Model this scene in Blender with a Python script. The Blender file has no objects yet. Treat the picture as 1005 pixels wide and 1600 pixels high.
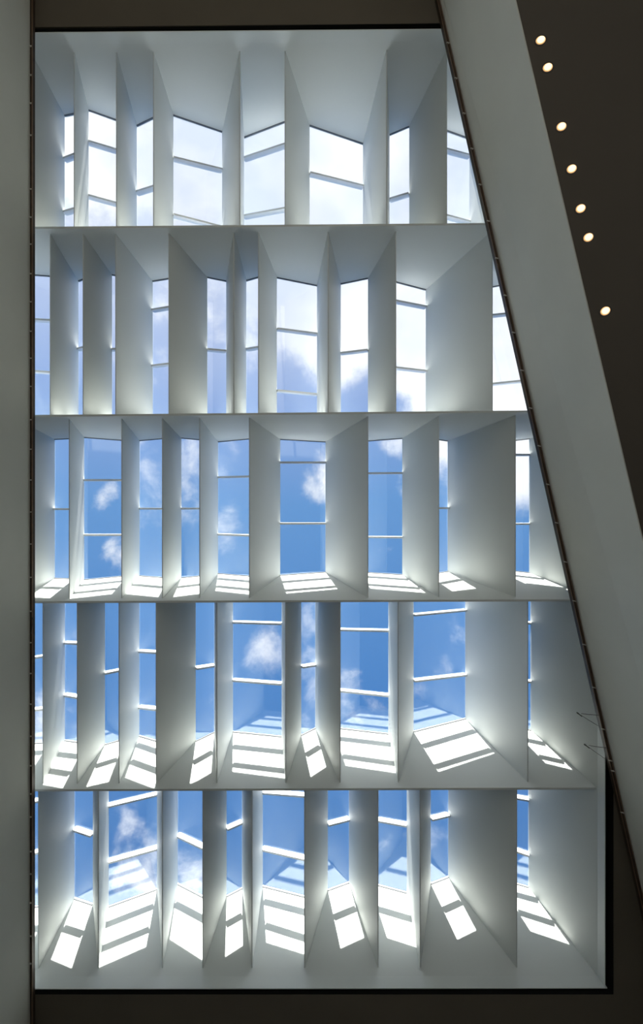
import bpy, math, random
from mathutils import Vector, Matrix
random.seed(4)
scene = bpy.context.scene
COL = scene.collection

# Units: 1 unit on the skylight plane = 1 cm; that plane hangs 7.2 m above the camera (17 mm wide-angle view).
U = 0.01
CAM_Z = 1.6
FPX = 720.0
D = FPX * U
VX, VY = 502.0, 791.0
SUN_TRAVEL = Vector((0.075, 1.0, -0.85 * FPX / 1500))

# ------------------------------------------------------------------ camera
cam = bpy.data.cameras.new('camera')
cam.sensor_fit = 'VERTICAL'
cam.sensor_height = 24.0
cam.lens = 24.0 * FPX / 1600
cam.shift_y = (VY - 800) / 1600
cam.shift_x = (502.5 - VX) / 1600
cam.clip_end = 500
co = bpy.data.objects.new('camera', cam)
co.location = (0, 0, CAM_Z)
co.rotation_euler = (math.pi, 0, 0)
COL.objects.link(co)
scene.camera = co

# ------------------------------------------------------------------ view
scene.view_settings.view_transform = 'Standard'
scene.view_settings.look = 'None'
scene.view_settings.gamma = 1
scene.view_settings.use_curve_mapping = False
scene.view_settings.exposure = 0.3
SKY_STRENGTH = 1.0
SUN_STRENGTH = 18

# ------------------------------------------------------------------ sun
sl = bpy.data.lights.new('sun', 'SUN')
sl.energy = SUN_STRENGTH
sl.angle = math.radians(0.53)
sl.color = (1.0, 0.965, 0.90)
so = bpy.data.objects.new('sun', sl)
so.rotation_euler = SUN_TRAVEL.to_track_quat('-Z', 'Y').to_euler()
so.location = (0, -8, 30)
COL.objects.link(so)

# ------------------------------------------------------------------ sky with clouds
def build_world():
    w = bpy.data.worlds.new('sky')
    scene.world = w
    w.use_nodes = True
    nt = w.node_tree
    N, L = nt.nodes, nt.links
    N.clear()
    out = N.new('ShaderNodeOutputWorld')
    bg = N.new('ShaderNodeBackground')
    bg.inputs['Strength'].default_value = SKY_STRENGTH
    L.new(bg.outputs[0], out.inputs[0])
    tc = N.new('ShaderNodeTexCoord')
    sep = N.new('ShaderNodeSeparateXYZ')
    L.new(tc.outputs['Generated'], sep.inputs[0])

    def m(op, a, b=None, c=None, clamp=False):
        n = N.new('ShaderNodeMath'); n.operation = op; n.use_clamp = clamp
        for i, v in enumerate((a, b, c)):
            if v is None: continue
            if isinstance(v, (int, float)): n.inputs[i].default_value = v
            else: L.new(v, n.inputs[i])
        return n.outputs[0]
    zc = m('MAXIMUM', sep.outputs[2], 0.12)
    u = m('DIVIDE', sep.outputs[0], zc)      # flat cloud layer seen from below
    v = m('DIVIDE', sep.outputs[1], zc)
    # clear sky: paler towards the sun
    s = (-SUN_TRAVEL).normalized()
    dot = N.new('ShaderNodeVectorMath'); dot.operation = 'DOT_PRODUCT'
    L.new(tc.outputs['Generated'], dot.inputs[0]); dot.inputs[1].default_value = s
    ramp = N.new('ShaderNodeValToRGB')
    L.new(m('MULTIPLY_ADD', dot.outputs['Value'], .5, .5), ramp.inputs[0])
    stops = [(0.0, (.075, .21, .50)), (.35, (.072, .215, .53)), (.50, (.09, .26, .62)), (.69, (.15, .345, .70)),
             (.78, (.28, .42, .77)), (.86, (.56, .65, .90)), (.92, (.86, .91, 1.02)), (1.0, (1.9, 1.85, 1.8))]
    cr = ramp.color_ramp
    for i, (p, c) in enumerate(stops):
        e = cr.elements[i] if i < 2 else cr.elements.new(p)
        e.position = p; e.color = (*c, 1)
    # cloud cover
    cmb = N.new('ShaderNodeCombineXYZ')
    L.new(u, cmb.inputs[0]); L.new(v, cmb.inputs[1])
    nz = N.new('ShaderNodeTexNoise')
    nz.inputs['Scale'].default_value = 16 * FPX / 1500; nz.inputs['Detail'].default_value = 9
    nz.inputs['Roughness'].default_value = 0.62; nz.inputs['Distortion'].default_value = 0.25
    L.new(cmb.outputs[0], nz.inputs['Vector'])
    blobs = [  # centre x, y, half-width, half-height, weight (image-like plane units)
        (250, 40, 900, 330, 1.6), (520, 330, 170, 290, 1.6), (640, 300, 150, 280, 1.6), (790, 430, 215, 385, 1.5), (900, 0, 500, 640, 1.6),
        (338, 470, 34, 70, 1.05), (394, 490, 24, 80, 1.2), (235, 735, 34, 95, .9), (296, 705, 30, 55, 1.0),
        (355, 710, 34, 60, .95), (352, 790, 30, 60, .75), (172, 773, 32, 26, .85), (182, 862, 20, 40, .8),
        (500, 755, 32, 50, .95), (612, 694, 34, 26, 1.2), (422, 1012, 40, 48, 1.15), (483, 1020, 24, 120, .75),
        (552, 1100, 44, 60, .75), (705, 1015, 30, 34, .6), (212, 1345, 55, 80, 1.1), (200, 1290, 24, 40, .95), (298, 1375, 34, 60, .85),
        (300, 760, 30, 40, .7), (655, 1330, 40, 60, .6), (60, 1140, 30, 50, 1.0), (250, 455, 30, 40, .7)]
    cover = None
    for (x, y, a, b, wt) in blobs:
        du = m('MULTIPLY_ADD', u, FPX / a, -(x - VX) / a)
        dv = m('MULTIPLY_ADD', v, FPX / b, -(y - VY) / b)
        r = m('ADD', m('MULTIPLY', du, du), m('MULTIPLY', dv, dv))
        r = m('SQRT', r)
        g = m('MULTIPLY', m('SUBTRACT', 1.0, r), min(wt, 2) * (5.0 if a > 100 else 1.0))
        g = m('MINIMUM', g, 2.2 if a > 100 else wt * .62)
        cover = g if cover is None else m('MAXIMUM', cover, g)
    cover = m('MAXIMUM', cover, -0.35)
    dens = m('ADD', cover, m('MULTIPLY', m('SUBTRACT', nz.outputs[0], 0.5), 4.6))
    mr = N.new('ShaderNodeMapRange'); mr.interpolation_type = 'SMOOTHSTEP'
    L.new(dens, mr.inputs[0])
    mr.inputs[1].default_value = 0.02; mr.inputs[2].default_value = 1.45
    # softly varied cloud brightness
    nz2 = N.new('ShaderNodeTexNoise')
    nz2.inputs['Scale'].default_value = 5 * FPX / 1500; nz2.inputs['Detail'].default_value = 5
    L.new(cmb.outputs[0], nz2.inputs['Vector'])
    cramp = N.new('ShaderNodeValToRGB')
    L.new(nz2.outputs[0], cramp.inputs[0])
    ce = cramp.color_ramp.elements
    ce[0].position = .38; ce[0].color = (.80, .87, 1.04, 1)
    ce[1].position = .58; ce[1].color = (1.18, 1.18, 1.2, 1)
    mix = N.new('ShaderNodeMix'); mix.data_type = 'RGBA'
    L.new(mr.outputs[0], mix.inputs['Factor'])
    L.new(ramp.outputs[0], mix.inputs['A']); L.new(cramp.outputs[0], mix.inputs['B'])
    # plain ground below the horizon
    up = m('MULTIPLY_ADD', sep.outputs[2], 40.0, 0.5, clamp=True)
    gm = N.new('ShaderNodeMix'); gm.data_type = 'RGBA'
    L.new(up, gm.inputs['Factor']); gm.inputs['A'].default_value = (.30, .28, .25, 1)
    L.new(mix.outputs['Result'], gm.inputs['B'])
    L.new(gm.outputs['Result'], bg.inputs['Color'])
build_world()

# ------------------------------------------------------------------ materials
def mat(name, color, rough=.6, noise=.03, scale=3.0, metallic=0.0, bump=0.0, stretch=(1, 1, 1)):
    m = bpy.data.materials.new(name); m.use_nodes = True
    nt = m.node_tree; N, L = nt.nodes, nt.links
    b = N['Principled BSDF']
    b.inputs['Roughness'].default_value = rough
    b.inputs['Metallic'].default_value = metallic
    tc = N.new('ShaderNodeTexCoord')
    mp = N.new('ShaderNodeMapping'); mp.inputs['Scale'].default_value = stretch
    L.new(tc.outputs['Object'], mp.inputs[0])
    nz = N.new('ShaderNodeTexNoise'); nz.inputs['Scale'].default_value = scale; nz.inputs['Detail'].default_value = 5
    L.new(mp.outputs[0], nz.inputs['Vector'])
    r = N.new('ShaderNodeValToRGB'); L.new(nz.outputs[0], r.inputs[0])
    r.color_ramp.elements[0].position = .3; r.color_ramp.elements[1].position = .7
    r.color_ramp.elements[0].color = (*[c * (1 - noise) for c in color], 1)
    r.color_ramp.elements[1].color = (*[min(1, c * (1 + noise)) for c in color], 1)
    L.new(r.outputs[0], b.inputs['Base Color'])
    if bump:
        bp = N.new('ShaderNodeBump'); bp.inputs['Strength'].default_value = bump; bp.inputs['Distance'].default_value = .01
        L.new(nz.outputs[0], bp.inputs['Height']); L.new(bp.outputs[0], b.inputs['Normal'])
    return m
M_WHITE = mat('white_paint', (.745, .77, .748), .55, .012, 1.2)
M_FRAME = mat('window_frame_white', (.80, .81, .82), .35, .01, 2)
M_GASKET = mat('dark_gasket', (.16, .17, .18), .6, .05, 8)
M_GREY = mat('grey_plaster_wall', (.74, .74, .695), .8, .03, 1.1, bump=.05)
M_GREYL = mat('grey_plaster_left', (.70, .70, .65), .8, .03, 1.1, bump=.05)
M_BROWN = mat('dark_brown_soffit', (.125, .102, .076), .7, .05, 1.5)
M_SOFFIT = mat('dark_brown_gallery_soffit', (.075, .062, .050), .75, .04, .8)
M_BLACK = mat('black_gap', (.004, .004, .004), .9, .05, 3)
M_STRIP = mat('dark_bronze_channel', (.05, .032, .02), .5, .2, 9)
M_LIP = mat('copper_brown_lip', (.20, .12, .075), .45, .15, 9)
M_CLIP = mat('pale_clip', (.75, .72, .66), .4, .02, 9)
M_STEEL = mat('dull_steel', (.10, .10, .09), .45, .05, 20, metallic=.4)
M_FLOOR = mat('pale_stone_floor', (.21, .20, .18), .5, .06, 1.5)
M_RING = mat('dark_trim_ring', (.03, .025, .02), .4, .05, 20)

def glass_mat():
    m = bpy.data.materials.new('skylight_glass'); m.use_nodes = True
    nt = m.node_tree; N, L = nt.nodes, nt.links
    N.clear()
    out = N.new('ShaderNodeOutputMaterial')
    tr = N.new('ShaderNodeBsdfTransparent'); tr.inputs[0].default_value = (.965, .98, .985, 1)
    gl = N.new('ShaderNodeBsdfGlossy'); gl.inputs['Roughness'].default_value = 0.0
    gl.inputs['Color'].default_value = (.92, .97, 1, 1)
    lw = N.new('ShaderNodeLayerWeight'); lw.inputs[0].default_value = .5
    pw = N.new('ShaderNodeMath'); pw.operation = 'POWER'
    L.new(lw.outputs['Facing'], pw.inputs[0]); pw.inputs[1].default_value = 5
    f = N.new('ShaderNodeMath'); f.operation = 'MULTIPLY_ADD'; f.use_clamp = True
    L.new(pw.outputs[0], f.inputs[0]); f.inputs[1].default_value = .9; f.inputs[2].default_value = .125
    mx = N.new('ShaderNodeMixShader')
    L.new(f.outputs[0], mx.inputs[0]); L.new(tr.outputs[0], mx.inputs[1]); L.new(gl.outputs[0], mx.inputs[2])
    L.new(mx.outputs[0], out.inputs[0])
    return m
M_GLASS = glass_mat()

def lamp_mat(name, col, st):
    m = bpy.data.materials.new(name); m.use_nodes = True
    b = m.node_tree.nodes['Principled BSDF']
    b.inputs['Base Color'].default_value = (.9, .75, .5, 1)
    b.inputs['Emission Color'].default_value = (*col, 1)
    b.inputs['Emission Strength'].default_value = st
    return m
M_LAMP = lamp_mat('warm_lamp_lens', (1.0, .80, .50), 1.3)
M_REFL = lamp_mat('reflector_glow', (1.0, .50, .18), .55)  # lens light caught by the reflector, put in as weak emission

# ------------------------------------------------------------------ helpers
def W(X, Y, z):            # plane units + height ratio -> world metres
    return (X * U, Y * U, CAM_Z + z * D)

def link_mesh(name, verts, faces, m, parent=None, smooth=False):
    me = bpy.data.meshes.new(name)
    me.from_pydata([tuple(v) for v in verts], [], faces)
    me.validate(); 
    import bmesh
    bm = bmesh.new(); bm.from_mesh(me)
    bmesh.ops.recalc_face_normals(bm, faces=bm.faces[:])
    bm.to_mesh(me); bm.free()
    me.materials.append(m)
    if smooth:
        for p in me.polygons: p.use_smooth = True
    o = bpy.data.objects.new(name, me)
    COL.objects.link(o)
    if parent is not None:
        o.parent = parent
        o.matrix_parent_inverse = Matrix.Translation(-Vector(parent.location))
    return o

def tag(o, label=None, cat=None, group=None, kind=None):
    if label: o['label'] = label
    if cat: o['category'] = cat
    if group: o['group'] = group
    if kind: o['kind'] = kind
    return o

def empty(name, loc):
    o = bpy.data.objects.new(name, None); o.location = loc
    o.empty_display_size = .2
    COL.objects.link(o); return o

class MB:
    def __init__(s): s.v = []; s.f = []
    def add(s, v, f):
        n = len(s.v); s.v += [tuple(p) for p in v]; s.f += [tuple(i + n for i in q) for q in f]; return s
    def hexa(s, b4, t4):   # bottom 4 + top 4 in matching order
        return s.add(list(b4) + list(t4), [(0, 1, 2, 3), (7, 6, 5, 4), (0, 4, 5, 1), (1, 5, 6, 2), (2, 6, 7, 3), (3, 7, 4, 0)])
    def box(s, x0, x1, y0, y1, z0, z1):
        return s.hexa([(x0, y0, z0), (x1, y0, z0), (x1, y1, z0), (x0, y1, z0)], [(x0, y0, z1), (x1, y0, z1), (x1, y1, z1), (x0, y1, z1)])
    def bar(s, p0, p1, w, h, up=(0, 0, 1)):
        p0, p1 = Vector(p0), Vector(p1); d = (p1 - p0).normalized()
        side = d.cross(Vector(up)).normalized(); upv = side.cross(d).normalized()
        q = [side * a * w / 2 + upv * b * h / 2 for a, b in ((-1, -1), (1, -1), (1, 1), (-1, 1))]
        return s.hexa([p0 + k for k in q], [p1 + k for k in q])
    def tube(s, pts, r, n=8):
        pts = [Vector(p) for p in pts]; base = len(s.v)
        for i, p in enumerate(pts):
            d = (pts[min(i + 1, len(pts) - 1)] - pts[max(i - 1, 0)]).normalized()
            a = d.orthogonal().normalized(); b = d.cross(a)
            rr = r[i] if isinstance(r, (list, tuple)) else r
            for k in range(n):
                t = 2 * math.pi * k / n
                s.v.append(tuple(p + a * math.cos(t) * rr + b * math.sin(t) * rr))
        for i in range(len(pts) - 1):
            for k in range(n):
                s.f.append((base + i * n + k, base + i * n + (k + 1) % n, base + (i + 1) * n + (k + 1) % n, base + (i + 1) * n + k))
        s.f.append(tuple(base + k for k in range(n))); s.f.append(tuple(base + (len(pts) - 1) * n + k for k in range(n)))
        return s
    def build(s, name, m, parent=None, smooth=False):
        return link_mesh(name, s.v, s.f, m, parent, smooth)

# ------------------------------------------------------------------ skylight grid data
K = 0.2048
Z_OUT = 0.975            # bottom of the outer curb walls
ZB = 1.017               # lower edge of the baffles
HB = 1.6                 # half thickness of a cross beam's lower edge
W_BEAM, W_END = 19.0, 10.0
raw = [(51.5, 46, 690, Z_OUT), (356, 350, 760, 1), (650, 643, 820, 1), (941, 938, 890, 1), (1235, 1232, 930, 1), (1545, 1543.5, 945, Z_OUT)]
LINES = []
for ya, yb, xb, zz in raw:
    X0, Y0, X1, Y1 = (50 - VX) * zz, (ya - VY) * zz, (xb - VX) * zz, (yb - VY) * zz
    B = (Y1 - Y0) / (X1 - X0); LINES.append((Y0 - B * X0, B))
def Yc(i, X): return LINES[i][0] + LINES[i][1] * X
def kw(i): return (W_END if i in (0, 5) else W_BEAM) / K
def hb(i): return 0.0 if i in (0, 5) else HB
def Yface(i, sgn, X, z): return Yc(i, X) + sgn * (hb(i) + kw(i) * max(z - 1, 0))
def solve_z(i, sgn, px, py):
    A, B = LINES[i]; k = kw(i)
    return (A + sgn * (hb(i) - k)) / ((py - VY) - B * (px - VX) - sgn * k)

XL_END_B, XL_END_T, XR_END_B, XR_END_T = -505.0, -560.0, 432.0, 394.0
# bay: (xl, yl, xr, yr, [(mullion y left, y right), ...]) measured where the glass meets the end wall; fins: (foot, top left, top right)
N_ = None
ROWS = [
 dict(name='top', fins=[(49, N_, 101.2), (116, N_, 138.6), (182, N_, 213.8), (239.9, N_, 271.1), (374.8, 347.2, 381.6), (445.5, N_, 483.9),
                        (604.2, 567.2, 608.9), (698.2, 639.5, N_), (792, 733.4, N_)],
      bays=[(30, 196, 45, 190, [(260, 256)]), (101.2, 181.2, 114.7, 178.4, [(251, 246), (334, 330)]), (138.6, 172.4, 182, 188, [(224, 237), (308, 320)]), (213.8, 197, 239.7, 184.4, [(303, 295)]),
            (271.1, 180.4, 347.2, 206.3, [(249, 267.6), (337.6, 357)]), (381.6, 215, 444.5, 191, [(250, 229), (340, 328.5)]),
            (483.9, 196.3, 567.2, 225, [(272.7, 293.4), (360, 380)]), (608.9, 211, 639.5, 198, [(313.7, 304.6)]),
            (699.6, 205, 733.4, 217, [(237, 246), (340, 349)]), (795, 215, 826, 205, [(300, 292)])]),
 dict(name='second', fins=[(78.5, N_, 122.7), (129.9, N_, 175.2), (180.8, N_, 238.9), (264, N_, 324.1), (365.5, 353.5, 385), (404, N_, 432.8),
                           (513, 495.4, 532.7), (618.7, 575.1, N_), (769.5, 665.3, N_)],
      bays=[(50, 426.4, 78.5, 430.7, [(500.6, 502), (580.8, 582.8)]), (122.7, 439.5, 129.8, 436.7, [(547, 545)]), (175.2, 429.6, 180.8, 430.7, [(547, 547)]),
            (238.9, 439.5, 263.6, 435.5, [(486, 482), (572.8, 570)]), (324.1, 433.5, 353.5, 439.5, [(547, 549.7)]), (385, 438.7, 403.3, 433.5, [(547, 544)]),
            (432.8, 434, 495.4, 446.4, [(515, 523), (611, 617)]), (532.7, 443.8, 575.1, 435, [(553, 548)]),
            (618.9, 440.7, 665.3, 453, [(472, 481), (575.6, 580.8)]), (769.5, 448, 826, 436, [(494, 488), (600.5, 595)])]),
 dict(name='middle', fins=[(28, N_, 85.7), (108.2, N_, 131.6), (190.3, N_, 218.3), (253.8, N_, 283.6), (312, N_, 340.9), (389.8, N_, 438.1), (575, 508.6, N_),
                           (685.8, 628.6, N_), (805.5, 699.5, N_)],
      bays=[(20, 690, 30, 689, [(795, 795)]), (85.7, 686.5, 107.6, 685.5, [(795.5, 795.5)]), (131.6, 683.5, 189.9, 688, [(750.4, 750.4), (835.8, 835.8)]), (218.3, 688.5, 252, 685.5, [(794.6, 794.9)]),
            (283.6, 684.5, 311.2, 687, [(794.6, 794.6)]), (340.9, 690.4, 387.8, 686, [(746, 744.8), (835, 836.6)]),
            (438.1, 686.5, 508.6, 690.5, [(723, 723), (818, 818)]), (575, 689, 628.6, 685, [(739.8, 739.4), (839, 839.6)]),
            (685.8, 687, 699.5, 689, [(794, 794)]), (805.2, 688, 822, 686, [(711, 711), (818.6, 818.6)])]),
 dict(name='fourth', fins=[(67.1, N_, 101.5), (120.7, N_, 164.2), (186, N_, 217.7), (244, N_, 306), (339, 334.9, 364.2), (446.6, 440.2, 470.9), (531.8, 492.7, N_),
                           (622.2, 606.9, 646.4), (825, 727.1, N_)],
      bays=[(50, 1167, 67.1, 1162.6, [(1027.6, 1025), (1108.6, 1106.7)]), (101.5, 1157, 120.2, 1159.5, [(1003.6, 1004.5), (1084.8, 1088)]),
            (164.2, 1166, 185.7, 1158, [(1051.4, 1047)]), (217.7, 1150, 243.4, 1158, [(1017, 1018.5), (1104, 1106.7)]), (306, 1158, 334.9, 1144.3, [(1043.6, 1039)]),
            (364.2, 1143.4, 440.2, 1151, [(971.7, 974), (1061.9, 1067.8)]), (470.9, 1148.9, 492.7, 1138, [(1041.3, 1038)]),
            (531.8, 1138.2, 606.9, 1146.8, [(983.4, 985), (1078.3, 1086)]), (646.4, 1143.3, 727.1, 1123, [(960.6, 953), (1063, 1053.5)]),
            (800, 1135, 826, 1141, [(970, 973), (1060, 1064)])]),
 dict(name='bottom', fins=[(60, N_, 116.5), (153.9, 145.1, 170), (254, 245.4, 277.9), (317, N_, 354.3), (394, 378.2, 410.7), (476, N_, 512.4), (590.9, 545.3, N_),
                           (656.8, 635.7, 673.3), (807.7, 700.5, N_)],
      bays=[(50, 1423, 59.2, 1419.6, [(1252, 1250), (1333, 1330)]), (116.5, 1403.9, 145.1, 1413.4, [(1294, 1303.6)]), (170, 1416.8, 245.4, 1389.5, [(1258, 1240), (1345, 1324)]),
            (277.9, 1381.4, 315.2, 1400.5, [(1303.6, 1321.2)]), (354.3, 1400.5, 378.2, 1388, [(1294, 1283.5)]), (410.7, 1384.8, 473.7, 1400.5, [(1236.7, 1241.5), (1325, 1339.4)]),
            (512.4, 1391, 545.3, 1379, [(1286.9, 1278.5)]), (590.7, 1383, 635.7, 1395, [(1280, 1288)]), (673.3, 1380.9, 700.5, 1370.5, [(1278.5, 1272)]),
            (807.5, 1381, 824.8, 1386, [(1245, 1248), (1328, 1334)])]),
]
ORD = ['first', 'second', 'third', 'fourth', 'fifth', 'sixth', 'seventh', 'eighth', 'ninth', 'tenth']

def solve_rows():
    for r, row in enumerate(ROWS):
        i, sg = (r, 1) if r < 3 else (r + 1, -1)
        n = len(row['fins']); out = []
        for b, (xl, yl, xr, yr, mul) in enumerate(row['bays']):
            sl_ = (yr - yl) / (xr - xl); ms = [((yb - ya) / (xr - xl), ya) for ya, yb in mul]
            # true edges, also where the baffle in front hides them
            if b == 0: pxl = None
            else:
                foot, tl, tr = row['fins'][b - 1]
                pxl = tr if tr is not None else foot - .30 * (foot - tl)
            if b == n: pxr = None
            else:
                foot, tl, tr = row['fins'][b]
                pxr = tl if tl is not None else foot + .30 * (tr - foot)
            def zat(px): return min(1.30, max(1.15, solve_z(i, sg, px, yl + sl_ * (px - xl))))
            if pxl is None: XL = XL_END_T; zl = zat(30); pxl = VX + XL / zl
            else: zl = zat(pxl); XL = (pxl - VX) * zl
            if pxr is None: XR = XR_END_T; zr = zat(826); pxr = VX + XR / zr
            else: zr = zat(pxr); XR = (pxr - VX) * zr
            mu = [((y0 + s_ * (pxl - xl) - VY) * zl, (y0 + s_ * (pxr - xl) - VY) * zr) for s_, y0 in ms]
            out.append(dict(XL=XL, zl=zl, XR=XR, zr=zr, mul=mu))
        row['solved'] = out
        prof = []
        for o in out: prof += [(o['XL'], o['zl']), (o['XR'], o['zr'])]
        row['prof'] = prof
solve_rows()
def prof_z(r, X):
    p = ROWS[r]['prof']
    if X <= p[0][0]: return p[0][1]
    for (a, za), (b, zb) in zip(p, p[1:]):
        if a <= X <= b: return za + (zb - za) * (X - a) / max(b - a, 1e-6)
    return p[-1][1]

# ------------------------------------------------------------------ the setting: floor, walls, ceilings
XW, XE, YN, YS = -650, 760, -930, 930
m = MB(); m.box(XW * U, XE * U, YN * U, YS * U, -.2, 0)
tag(m.build('floor', M_FLOOR), kind='structure')
ZC0, ZC1 = CAM_Z + Z_OUT * D, CAM_Z + 1.0 * D
GX, = (445.5,)
YT0, YT1 = (36.2 - VY) * Z_OUT, (1554 - VY) * Z_OUT
YT0L = (44.5 - VY) * Z_OUT
m = MB()
yl_ = YT0L
m.hexa([(XW * U, YN * U, ZC0), (XE * U, YN * U, ZC0)] + [(183 * U, YT0 * U, ZC0), (XW * U, yl_ * U, ZC0)],
       [(XW * U, YN * U, ZC1), (XE * U, YN * U, ZC1), (183 * U, YT0 * U, ZC1), (XW * U, yl_ * U, ZC1)])
m.add([(183 * U, YT0 * U, ZC0), (XE * U, YT0 * U, ZC0), (XE * U, YN * U, ZC0), (183 * U, YT0 * U, ZC1), (XE * U, YT0 * U, ZC1), (XE * U, YN * U, ZC1)], [(0, 1, 2), (5, 4, 3), (0, 3, 4, 1), (1, 4, 5, 2), (2, 5, 3, 0)])
m.box(XW * U, XE * U, YT1 * U, YS * U, ZC0, ZC1)
m.box(GX * U, XE * U, YT0 * U, YT1 * U, ZC0, ZC1)
tag(m.build('ceiling', M_BROWN), kind='structure')
HEAD = 3.0     # head height of an unseen glazed front, added so sun bounces off the floor
m = MB(); m.box(XW * U, XE * U, (YN - 20) * U, YN * U, HEAD, ZC1); tag(m.build('wall_top', M_GREY), kind='structure')
m = MB(); m.box(XW * U, XE * U, YS * U, (YS + 20) * U, -.2, ZC1); tag(m.build('wall_bottom', M_GREY), kind='structure')
m = MB(); m.box(XE * U, (XE + 20) * U, YN * U, YS * U, -.2, ZC1); tag(m.build('wall_far_right', M_GREY), kind='structure')
XWL = -439.3
m = MB(); m.box(XW * U, XWL * U, YN * U, YS * U, 0, ZC0); tag(m.build('wall_left', M_GREYL), kind='structure')
fx0, fx1 = XWL * U, XE * U
fr_ = empty('window_100', ((fx0 + fx1) / 2, (YN - 10) * U, 0)); tag(fr_, kind='structure')  # unseen glazing, added to brighten the hall from below
for k in range(7):
    x = fx0 + (fx1 - fx0) * k / 6
    m = MB(); m.box(x - .05, x + .05, (YN - 16) * U, (YN - 4) * U, 0, HEAD); m.build('post', M_STEEL, fr_)
    if k < 6:
        m = MB(); m.box(x + .05, x + (fx1 - fx0) / 6 - .05, (YN - 11) * U, (YN - 10) * U, 0, HEAD); m.build('pane', M_GLASS, fr_)
# black recess round the skylight
m = MB(); za_, zb_ = CAM_Z + .9752 * D, CAM_Z + .9985 * D; zc_ = CAM_Z + .9965 * D
xa_, xb_ = XWL * U, GX * U
for (e, Yo, w) in ((0, YT0, -1), (5, YT1, 1)):
    Yl = YT0L if e == 0 else Yo; xk = 183 * U if e == 0 else xb_                             # side of the slot
    m.hexa([(xa_, Yl * U, za_), (xk, Yo * U, za_), (xk, (Yo - w * .6) * U, za_), (xa_, (Yl - w * .6) * U, za_)], [(xa_, Yl * U, zb_), (xk, Yo * U, zb_), (xk, (Yo - w * .6) * U, zb_), (xa_, (Yl - w * .6) * U, zb_)])
    if e == 0: m.box(xk, xb_, Yo * U, (Yo + .6) * U, za_, zb_)
    y0_, y1_ = Yc(e, XWL) + w * 1.2, Yc(e, XR_END_B) + w * 1.2
    m.hexa([(xa_, Yo * U, zc_), (xb_, Yo * U, zc_), (xb_, y1_ * U, zc_), (xa_, y0_ * U, zc_)], [(xa_, Yo * U, zb_), (xb_, Yo * U, zb_), (xb_, y1_ * U, zb_), (xa_, y0_ * U, zb_)])
m.box((GX - .8) * U, xb_, YT0 * U, YT1 * U, za_, zb_)
m.box((XR_END_B + 1.2) * U, xb_, YT0 * U, YT1 * U, zc_, zb_)
tag(m.build('trim_1', M_BLACK), kind='structure')

# right-hand parapet wall of the gallery, standing diagonally under the skylight
ZT, ZS = .965, .738
def dline(xa, ya, xb, yb, z):
    Xa, Ya, Xb, Yb = (xa - VX) * z, (ya - VY) * z, (xb - VX) * z, (yb - VY) * z
    return lambda Y: Xa + (Xb - Xa) * (Y - Ya) / (Yb - Ya)
f_top = dline(694.6, 33, 976, 1275, ZT)
f_lip = dline(690.2, 33, 971, 1275, ZT)
f_bot = dline(812.6, 33, 971, 705, ZS)
Ya, Yb = YN, YS
m = MB()
TH = 22
m.hexa([W(f_bot(Ya), Ya, ZS), W(f_bot(Ya) + TH, Ya, ZS), W(f_bot(Yb) + TH, Yb, ZS), W(f_bot(Yb), Yb, ZS)],
       [W(f_top(Ya), Ya, Z_OUT), W(f_top(Ya) + TH, Ya, Z_OUT), W(f_top(Yb) + TH, Yb, Z_OUT), W(f_top(Yb), Yb, Z_OUT)])
tag(m.build('wall_right', M_GREY), kind='structure')
m = MB()
m.hexa([W(f_bot(Ya) + 1.2, Ya, ZS - .0006), W(XE, Ya, ZS - .0006), W(XE, Yb, ZS - .0006), W(f_bot(Yb) + 1.2, Yb, ZS - .0006)],
       [W(f_bot(Ya) + TH, Ya, ZS + .02), W(XE, Ya, ZS + .02), W(XE, Yb, ZS + .02), W(f_bot(Yb) + TH, Yb, ZS + .02)])
tag(m.build('ceiling.001', M_SOFFIT), kind='structure')

# dark channels with clips along both wall tops
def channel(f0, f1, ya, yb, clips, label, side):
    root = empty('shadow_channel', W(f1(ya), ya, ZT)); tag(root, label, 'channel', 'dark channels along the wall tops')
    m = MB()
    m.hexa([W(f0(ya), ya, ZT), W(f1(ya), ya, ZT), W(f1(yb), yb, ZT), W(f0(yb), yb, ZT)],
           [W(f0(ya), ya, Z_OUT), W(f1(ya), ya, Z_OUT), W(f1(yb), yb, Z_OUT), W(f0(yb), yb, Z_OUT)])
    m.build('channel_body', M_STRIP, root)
    for s_, f in ((1, f0), (-1, f1)):
        g = (lambda F, s_: (lambda Y: F(Y) + s_ * .55))(f, s_)
        m = MB(); m.bar(W(g(ya), ya, ZT - .0006), W(g(yb), yb, ZT - .0006), .009, .02)
        m.build('lip', M_LIP, root)
    for Y in clips:
        x0, x1 = f0(Y), f1(Y); m = MB()
        c = (x0 + x1) / 2; hw = abs(x1 - x0) * .55
        m.hexa([W(c - hw, Y - .7 - side * hw * .25, ZT - .0022), W(c + hw, Y - .7 + side * hw * .25, ZT - .0022), W(c + hw, Y + .7 + side * hw * .25, ZT - .0022), W(c - hw, Y + .7 - side * hw * .25, ZT - .0022)],
               [W(c - hw, Y - .7 - side * hw * .25, ZT), W(c + hw, Y - .7 + side * hw * .25, ZT), W(c + hw, Y + .7 + side * hw * .25, ZT), W(c - hw, Y + .7 - side * hw * .25, ZT)])
        m.build('clip', M_CLIP, root)
ticksR = [(y - VY) * ZT for y in (68, 123, 178, 233, 289, 346, 404, 462, 520, 579, 638, 697, 757, 817, 878, 939, 1007, 1074, 1139, 1188, 1204, 1269)]
channel(f_lip, f_top, YN, YS, ticksR, 'dark bronze channel with pale clips along the slanting top edge of the right grey wall', 1)
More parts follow.
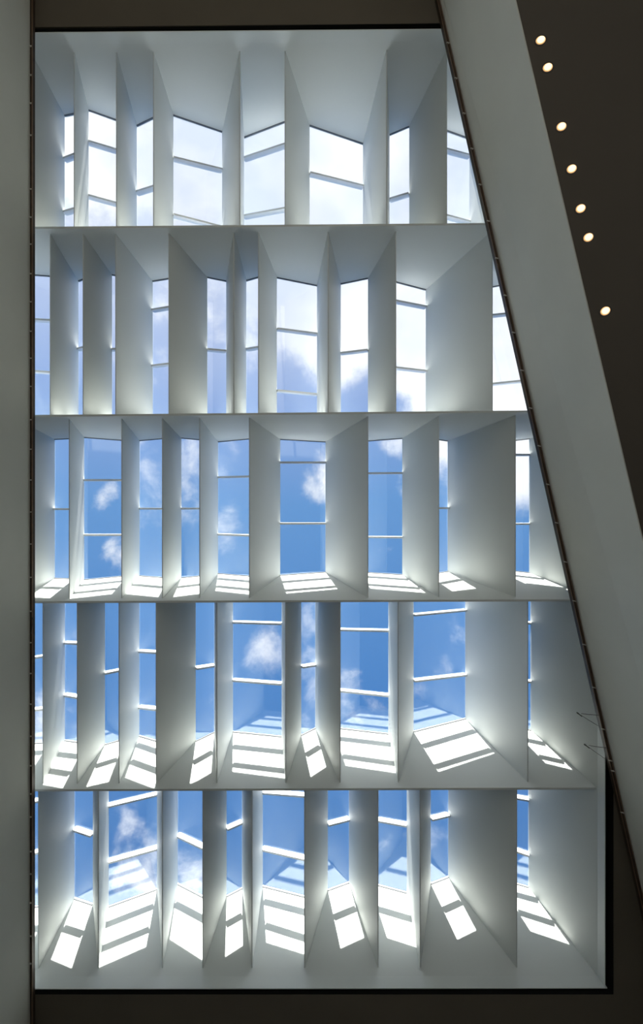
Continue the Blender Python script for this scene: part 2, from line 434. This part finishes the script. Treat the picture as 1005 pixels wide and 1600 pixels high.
ticksL = [(y - VY) * ZT for y in (73, 118, 162, 212, 296, 340, 382, 428, 472, 518, 560, 604, 656, 702, 750, 800, 850, 902, 955, 1004, 1052, 1100, 1150, 1196, 1240, 1276, 1330, 1365, 1410, 1462, 1505)]
channel(lambda Y: -436.0, lambda Y: -439.3, YN, YS, ticksL, 'thin dark channel with pale clips along the straight top edge of the left grey wall', 0)

# ------------------------------------------------------------------ outer end walls of the light well
ZTOP = 1.32
def end_wall(i, sgn, label, r):
    out = -sgn
    xs = sorted(set([XL_END_T - 30, XR_END_B + 4] + [X for X, z in ROWS[r]['prof']]))
    m = MB(); rings = []
    for X in xs:
        z = prof_z(r, X) + .004
        y0 = Yc(i, X)
        pts = [(y0, Z_OUT), (Yface(i, sgn, X, 1.0), 1.0), (Yface(i, sgn, X, z), z), (y0 + out * 40, z), (y0 + out * 40, .9995), (y0 + out * 1.2, .9995), (y0 + out * 1.2, Z_OUT)]
        rings.append([W(X, Y, zz) for Y, zz in pts])
    n = 7
    for rg in rings: m.v += rg
    for a in range(len(rings) - 1):
        for k in range(n): m.f.append((a * n + k, a * n + (k + 1) % n, (a + 1) * n + (k + 1) % n, (a + 1) * n + k))
    m.f.append(tuple(range(n))); m.f.append(tuple((len(rings) - 1) * n + k for k in range(n)))
    tag(m.build('light_well_wall', M_WHITE), label, 'skylight wall', 'outer walls of the skylight')
end_wall(0, 1, 'white end wall above the top row of baffles, under the dark ceiling strip', 0)
end_wall(5, -1, 'white sunlit end wall below the bottom row of baffles', 4)
m = MB()
ya, yb = Yc(0, 430) + 1, Yc(5, 430) - 1
for r in range(5):
    z = ROWS[r]['solved'][-1]['zr'] + .003
    y0_, y1_ = (ya if r == 0 else Yc(r, 432)), (yb if r == 4 else Yc(r + 1, 432))
    sec = [(XR_END_B, Z_OUT), (XR_END_B, 1.0), (XR_END_T, z), (470, z), (470, .9995), (XR_END_B + 1.2, .9995), (XR_END_B + 1.2, Z_OUT)]
    m.add([W(X, y0_, q) for X, q in sec] + [W(X, y1_, q) for X, q in sec], [tuple(range(7)), tuple(range(13, 6, -1))] + [(k, (k + 1) % 7, 7 + (k + 1) % 7, 7 + k) for k in range(7)])
tag(m.build('light_well_wall', M_WHITE), 'tall white side wall closing the right end of the lower baffle rows', 'skylight wall', 'outer walls of the skylight')
m = MB()
for r in range(5):
    z = ROWS[r]['solved'][0]['zl'] + .003
    y0_, y1_ = (ya if r == 0 else Yc(r, -500)), (yb if r == 4 else Yc(r + 1, -500))
    sec = [(XL_END_B, Z_OUT), (XL_END_B - 5, 1.0), (XL_END_T, z), (XW, z), (XW, Z_OUT)]
    m.add([W(X, y0_, q) for X, q in sec] + [W(X, y1_, q) for X, q in sec], [tuple(range(5)), tuple(range(9, 4, -1))] + [(k, (k + 1) % 5, 5 + (k + 1) % 5, 5 + k) for k in range(5)])
tag(m.build('light_well_wall', M_WHITE), 'white side wall closing the left end of the skylight behind the left grey wall', 'skylight wall', 'outer walls of the skylight')

# ------------------------------------------------------------------ cross beams
for i in range(1, 5):
    ra, rb = i - 1, i       # row above (its lower face is on the -Y side), row below
    xs = sorted(set([XL_END_B - 50, XR_END_B - 2] + [X for X, z in ROWS[ra]['prof']] + [X for X, z in ROWS[rb]['prof']]))
    xs = [x for x in xs if x <= XR_END_B - 2]
    m = MB(); n = 4
    for X in xs:
        za, zb = prof_z(ra, X) + .004, prof_z(rb, X) + .004
        m.v += [W(X, Yc(i, X) - HB, 1.0), W(X, Yface(i, -1, X, za), za), W(X, Yface(i, 1, X, zb), zb), W(X, Yc(i, X) + HB, 1.0)]
    for a in range(len(xs) - 1):
        for k in range(n): m.f.append((a * n + k, a * n + (k + 1) % n, (a + 1) * n + (k + 1) % n, (a + 1) * n + k))
    m.f.append(tuple(range(n))); m.f.append(tuple((len(xs) - 1) * n + k for k in range(n)))
    tag(m.build('cross_beam', M_WHITE), 'long white wedge beam between the %s and %s rows of baffles' % (ROWS[ra]['name'], ROWS[rb]['name']), 'beam', 'cross beams of the skylight')

# ------------------------------------------------------------------ baffles and glazing
win_n = 0
for r, row in enumerate(ROWS):
    S = row['solved']; nf = len(row['fins'])
    for k, (foot, tl, tr) in enumerate(row['fins']):
        Xb = (foot - VX) * ZB
        TL, TR = S[k], S[k + 1]
        XL_, zl_, XR_, zr_ = TL['XR'], TL['zr'], TR['XL'], TR['zl']
        if XR_ < XL_ + 3:
            mid = (XL_ + XR_) / 2; print('thin fin', r, k, XL_, XR_)
        def yspan(X, z, e):
            return Yface(r, 1, X, z) if e == 0 else Yface(r + 1, -1, X, z)
        sec = [(Xb - .7, ZB), (Xb + .7, ZB), (XR_, zr_), (XL_, zl_)]
        m = MB()
        m.hexa([W(X, yspan(X, z, 0), z) for X, z in sec], [W(X, yspan(X, z, 1), z) for X, z in sec])
        o = m.build('light_baffle', M_WHITE)
        # description from the shape seen from the hall
        seen_r = (tr - foot) if tr is not None else 0
        seen_l = (foot - tl) if tl is not None else 0
        big = max(seen_r, seen_l)
        size = 'very broad' if big > 80 else 'broad' if big > 45 else 'medium' if big > 28 else 'slender'
        if seen_r and seen_l: face = 'both faces showing'
        elif seen_r: face = 'right face showing'
        else: face = 'left face showing'
        hidden = (r == 0 and k == nf - 1)
        pos = 'leftmost' if k == 0 else ORD[k] + ' from the left'
        if k == nf - 1 and not hidden: pos = 'last on the right'
        if hidden: lab = 'white baffle behind the right grey wall at the end of the top row'
        else: lab = '%s white baffle, %s, %s, %s row' % (size, face, pos, row['name'])
        tag(o, lab, 'baffle', 'light baffles of the %s row' % row['name'])
    for k, s in enumerate(S):
        win_n += 1
        XL_, zl_, XR_, zr_ = s['XL'], s['zl'], s['XR'], s['zr']
        YL0, YR0 = Yface(r, 1, XL_, zl_), Yface(r, 1, XR_, zr_)
        YL1, YR1 = Yface(r + 1, -1, XL_, zl_), Yface(r + 1, -1, XR_, zr_)
        c = W((XL_ + XR_) / 2, (YL0 + YL1) / 2, (zl_ + zr_) / 2)
        root = empty('window_%d' % win_n, c); tag(root, kind='structure')
        slots = [(YL0, YR0)] + s['mul'] + [(YL1, YR1)]
        t = .0012
        for a, ((l0, r0), (l1, r1)) in enumerate(zip(slots, slots[1:])):
            m = MB()
            m.hexa([W(XL_, l0, zl_ - t), W(XR_, r0, zr_ - t), W(XR_, r1, zr_ - t), W(XL_, l1, zl_ - t)],
                   [W(XL_, l0, zl_ + t), W(XR_, r0, zr_ + t), W(XR_, r1, zr_ + t), W(XL_, l1, zl_ + t)])
            m.build('pane', M_GLASS, root)
        for (l, rr) in s['mul']:
            if l < YL0 + 2 or l > YL1 - 2: continue
            m = MB(); m.bar(W(XL_, l, zl_ - .0015), W(XR_, rr, zr_ - .0015), .034, .115)
            m.build('mullion', M_FRAME, root)
        m = MB()
        for (p, q) in (((XL_, YL0, zl_), (XR_, YR0, zr_)), ((XR_, YR1, zr_), (XL_, YL1, zl_))):
            m.bar(W(p[0], p[1], p[2] - .001), W(q[0], q[1], q[2] - .001), .02, .03)
        m.build('gasket', M_GASKET, root)

# ------------------------------------------------------------------ downlights in the gallery soffit
def ring_mesh(r0, r1, h, n=28):
    m = MB()
    for k in range(n):
        a = 2 * math.pi * k / n; c, s_ = math.cos(a), math.sin(a)
        m.v += [(c * r1, s_ * r1, 0), (c * r1, s_ * r1, -.004), (c * r0, s_ * r0, -.004), (c * r0 * .96, s_ * r0 * .96, 0)]
    for k in range(n):
        j = (k + 1) % n
        for q in range(4): m.f.append((k * 4 + q, k * 4 + (q + 1) % 4, j * 4 + (q + 1) % 4, j * 4 + q))
    return m
def disc_mesh(r, z0, z1, n=28, q=1.0):
    m = MB(); base = 0
    prof = [(r, z0), (r * .97, z0 - .006 * q), (r * .6, z0 - .014 * q), (0.001, z0 - .017 * q)]
    for rr, zz in prof:
        for k in range(n):
            a = 2 * math.pi * k / n; m.v.append((math.cos(a) * rr, math.sin(a) * rr, zz))
    for i in range(len(prof) - 1):
        for k in range(n): m.f.append((i * n + k, i * n + (k + 1) % n, (i + 1) * n + (k + 1) % n, (i + 1) * n + k))
    m.f.append(tuple(range(n)))
    return m
lamps = [(845, 63), (856, 105.5), (877.5, 198), (893.5, 264), (907.5, 326), (919.5, 371), (946, 486)]
dl_names = ['topmost warm round downlight in the dark soffit', 'second warm downlight from the top, close below the topmost one',
            'third warm downlight from the top, after the first wide gap', 'fourth warm downlight from the top of the dark soffit',
            'fifth warm downlight from the top, upper one of the lower close pair', 'sixth warm downlight from the top, lower one of the lower close pair',
            'lowest warm downlight, standing alone below all the others']
ring_me = disc_me = None
for (x, y), lab in zip(lamps, dl_names):
    zs = ZS - .0006
    loc = Vector(W((x - VX) * zs, (y - VY) * zs, zs))
    root = empty('downlight', loc); tag(root, lab, 'downlight', 'recessed downlights in the gallery soffit')
    if ring_me is None:
        a = ring_mesh(.044, .056, .01).build('trim_ring', M_RING); b = disc_mesh(.033, -.0075, 0).build('lens', M_LAMP, smooth=True)
        c = disc_mesh(.0435, -.0005, 0, 28, .45).build('reflector', M_REFL, smooth=True)
        ring_me, disc_me, ref_me = a.data, b.data, c.data
    else:
        a = bpy.data.objects.new('trim_ring', ring_me); b = bpy.data.objects.new('lens', disc_me)
        c = bpy.data.objects.new('reflector', ref_me)
        for q in (a, b, c): COL.objects.link(q)
    a.parent = root; b.parent = root; c.parent = root
    root.rotation_euler = (0, 0, math.radians(-32)); root.scale = (1.42, 1.08, 1)

# ------------------------------------------------------------------ thin wire arms sticking out from the right wall top
def arm(x0, y0, x1, y1, x2, y2, label):
    z = ZT - .004
    P = lambda x, y, dz=0: W((x - VX) * (z + dz), (y - VY) * (z + dz), z + dz)
    root = empty('wire_arm', P(x1, y1)); tag(root, label, 'wire arm', 'wire arms on the right wall top')
    e = 6 if x1 > 100 else 1
    m = MB(); m.tube([P(x1, y1), P((x0 + x1) / 2, (y0 + y1) / 2 + .6), P(x0 + e, y0 + 1)], .0045); m.build('rod', M_STEEL, root, True)
    m = MB(); m.tube([P(x2, y2), P((x0 + x2) / 2 + 2, (y0 + y2) / 2 + 1.5), P(x0 + e * .8, y0 + 3)], .0035); m.build('stay', M_STEEL, root, True)
    m = MB(); m.tube([P(x0 - 1.2, y0 - .8), P(x0, y0), P(x0 + e * .5, y0 + 2.2), P(x0 + e * 1.15, y0 + 5.6)], [.007, .011, .008, .006]); m.build('head', M_STEEL, root, True)
arm(902.5, 1114, 936, 1117.5, 938, 1136, 'upper thin wire arm reaching left from the top edge of the right grey wall')
arm(914, 1163.5, 947, 1168.5, 945, 1185, 'lower thin wire arm reaching left from the top edge of the right grey wall')
arm(51.5, 966, 49, 990, 49, 975, 'tiny dark wire arm standing up from the top edge of the left grey wall')
bpy.context.view_layer.update()
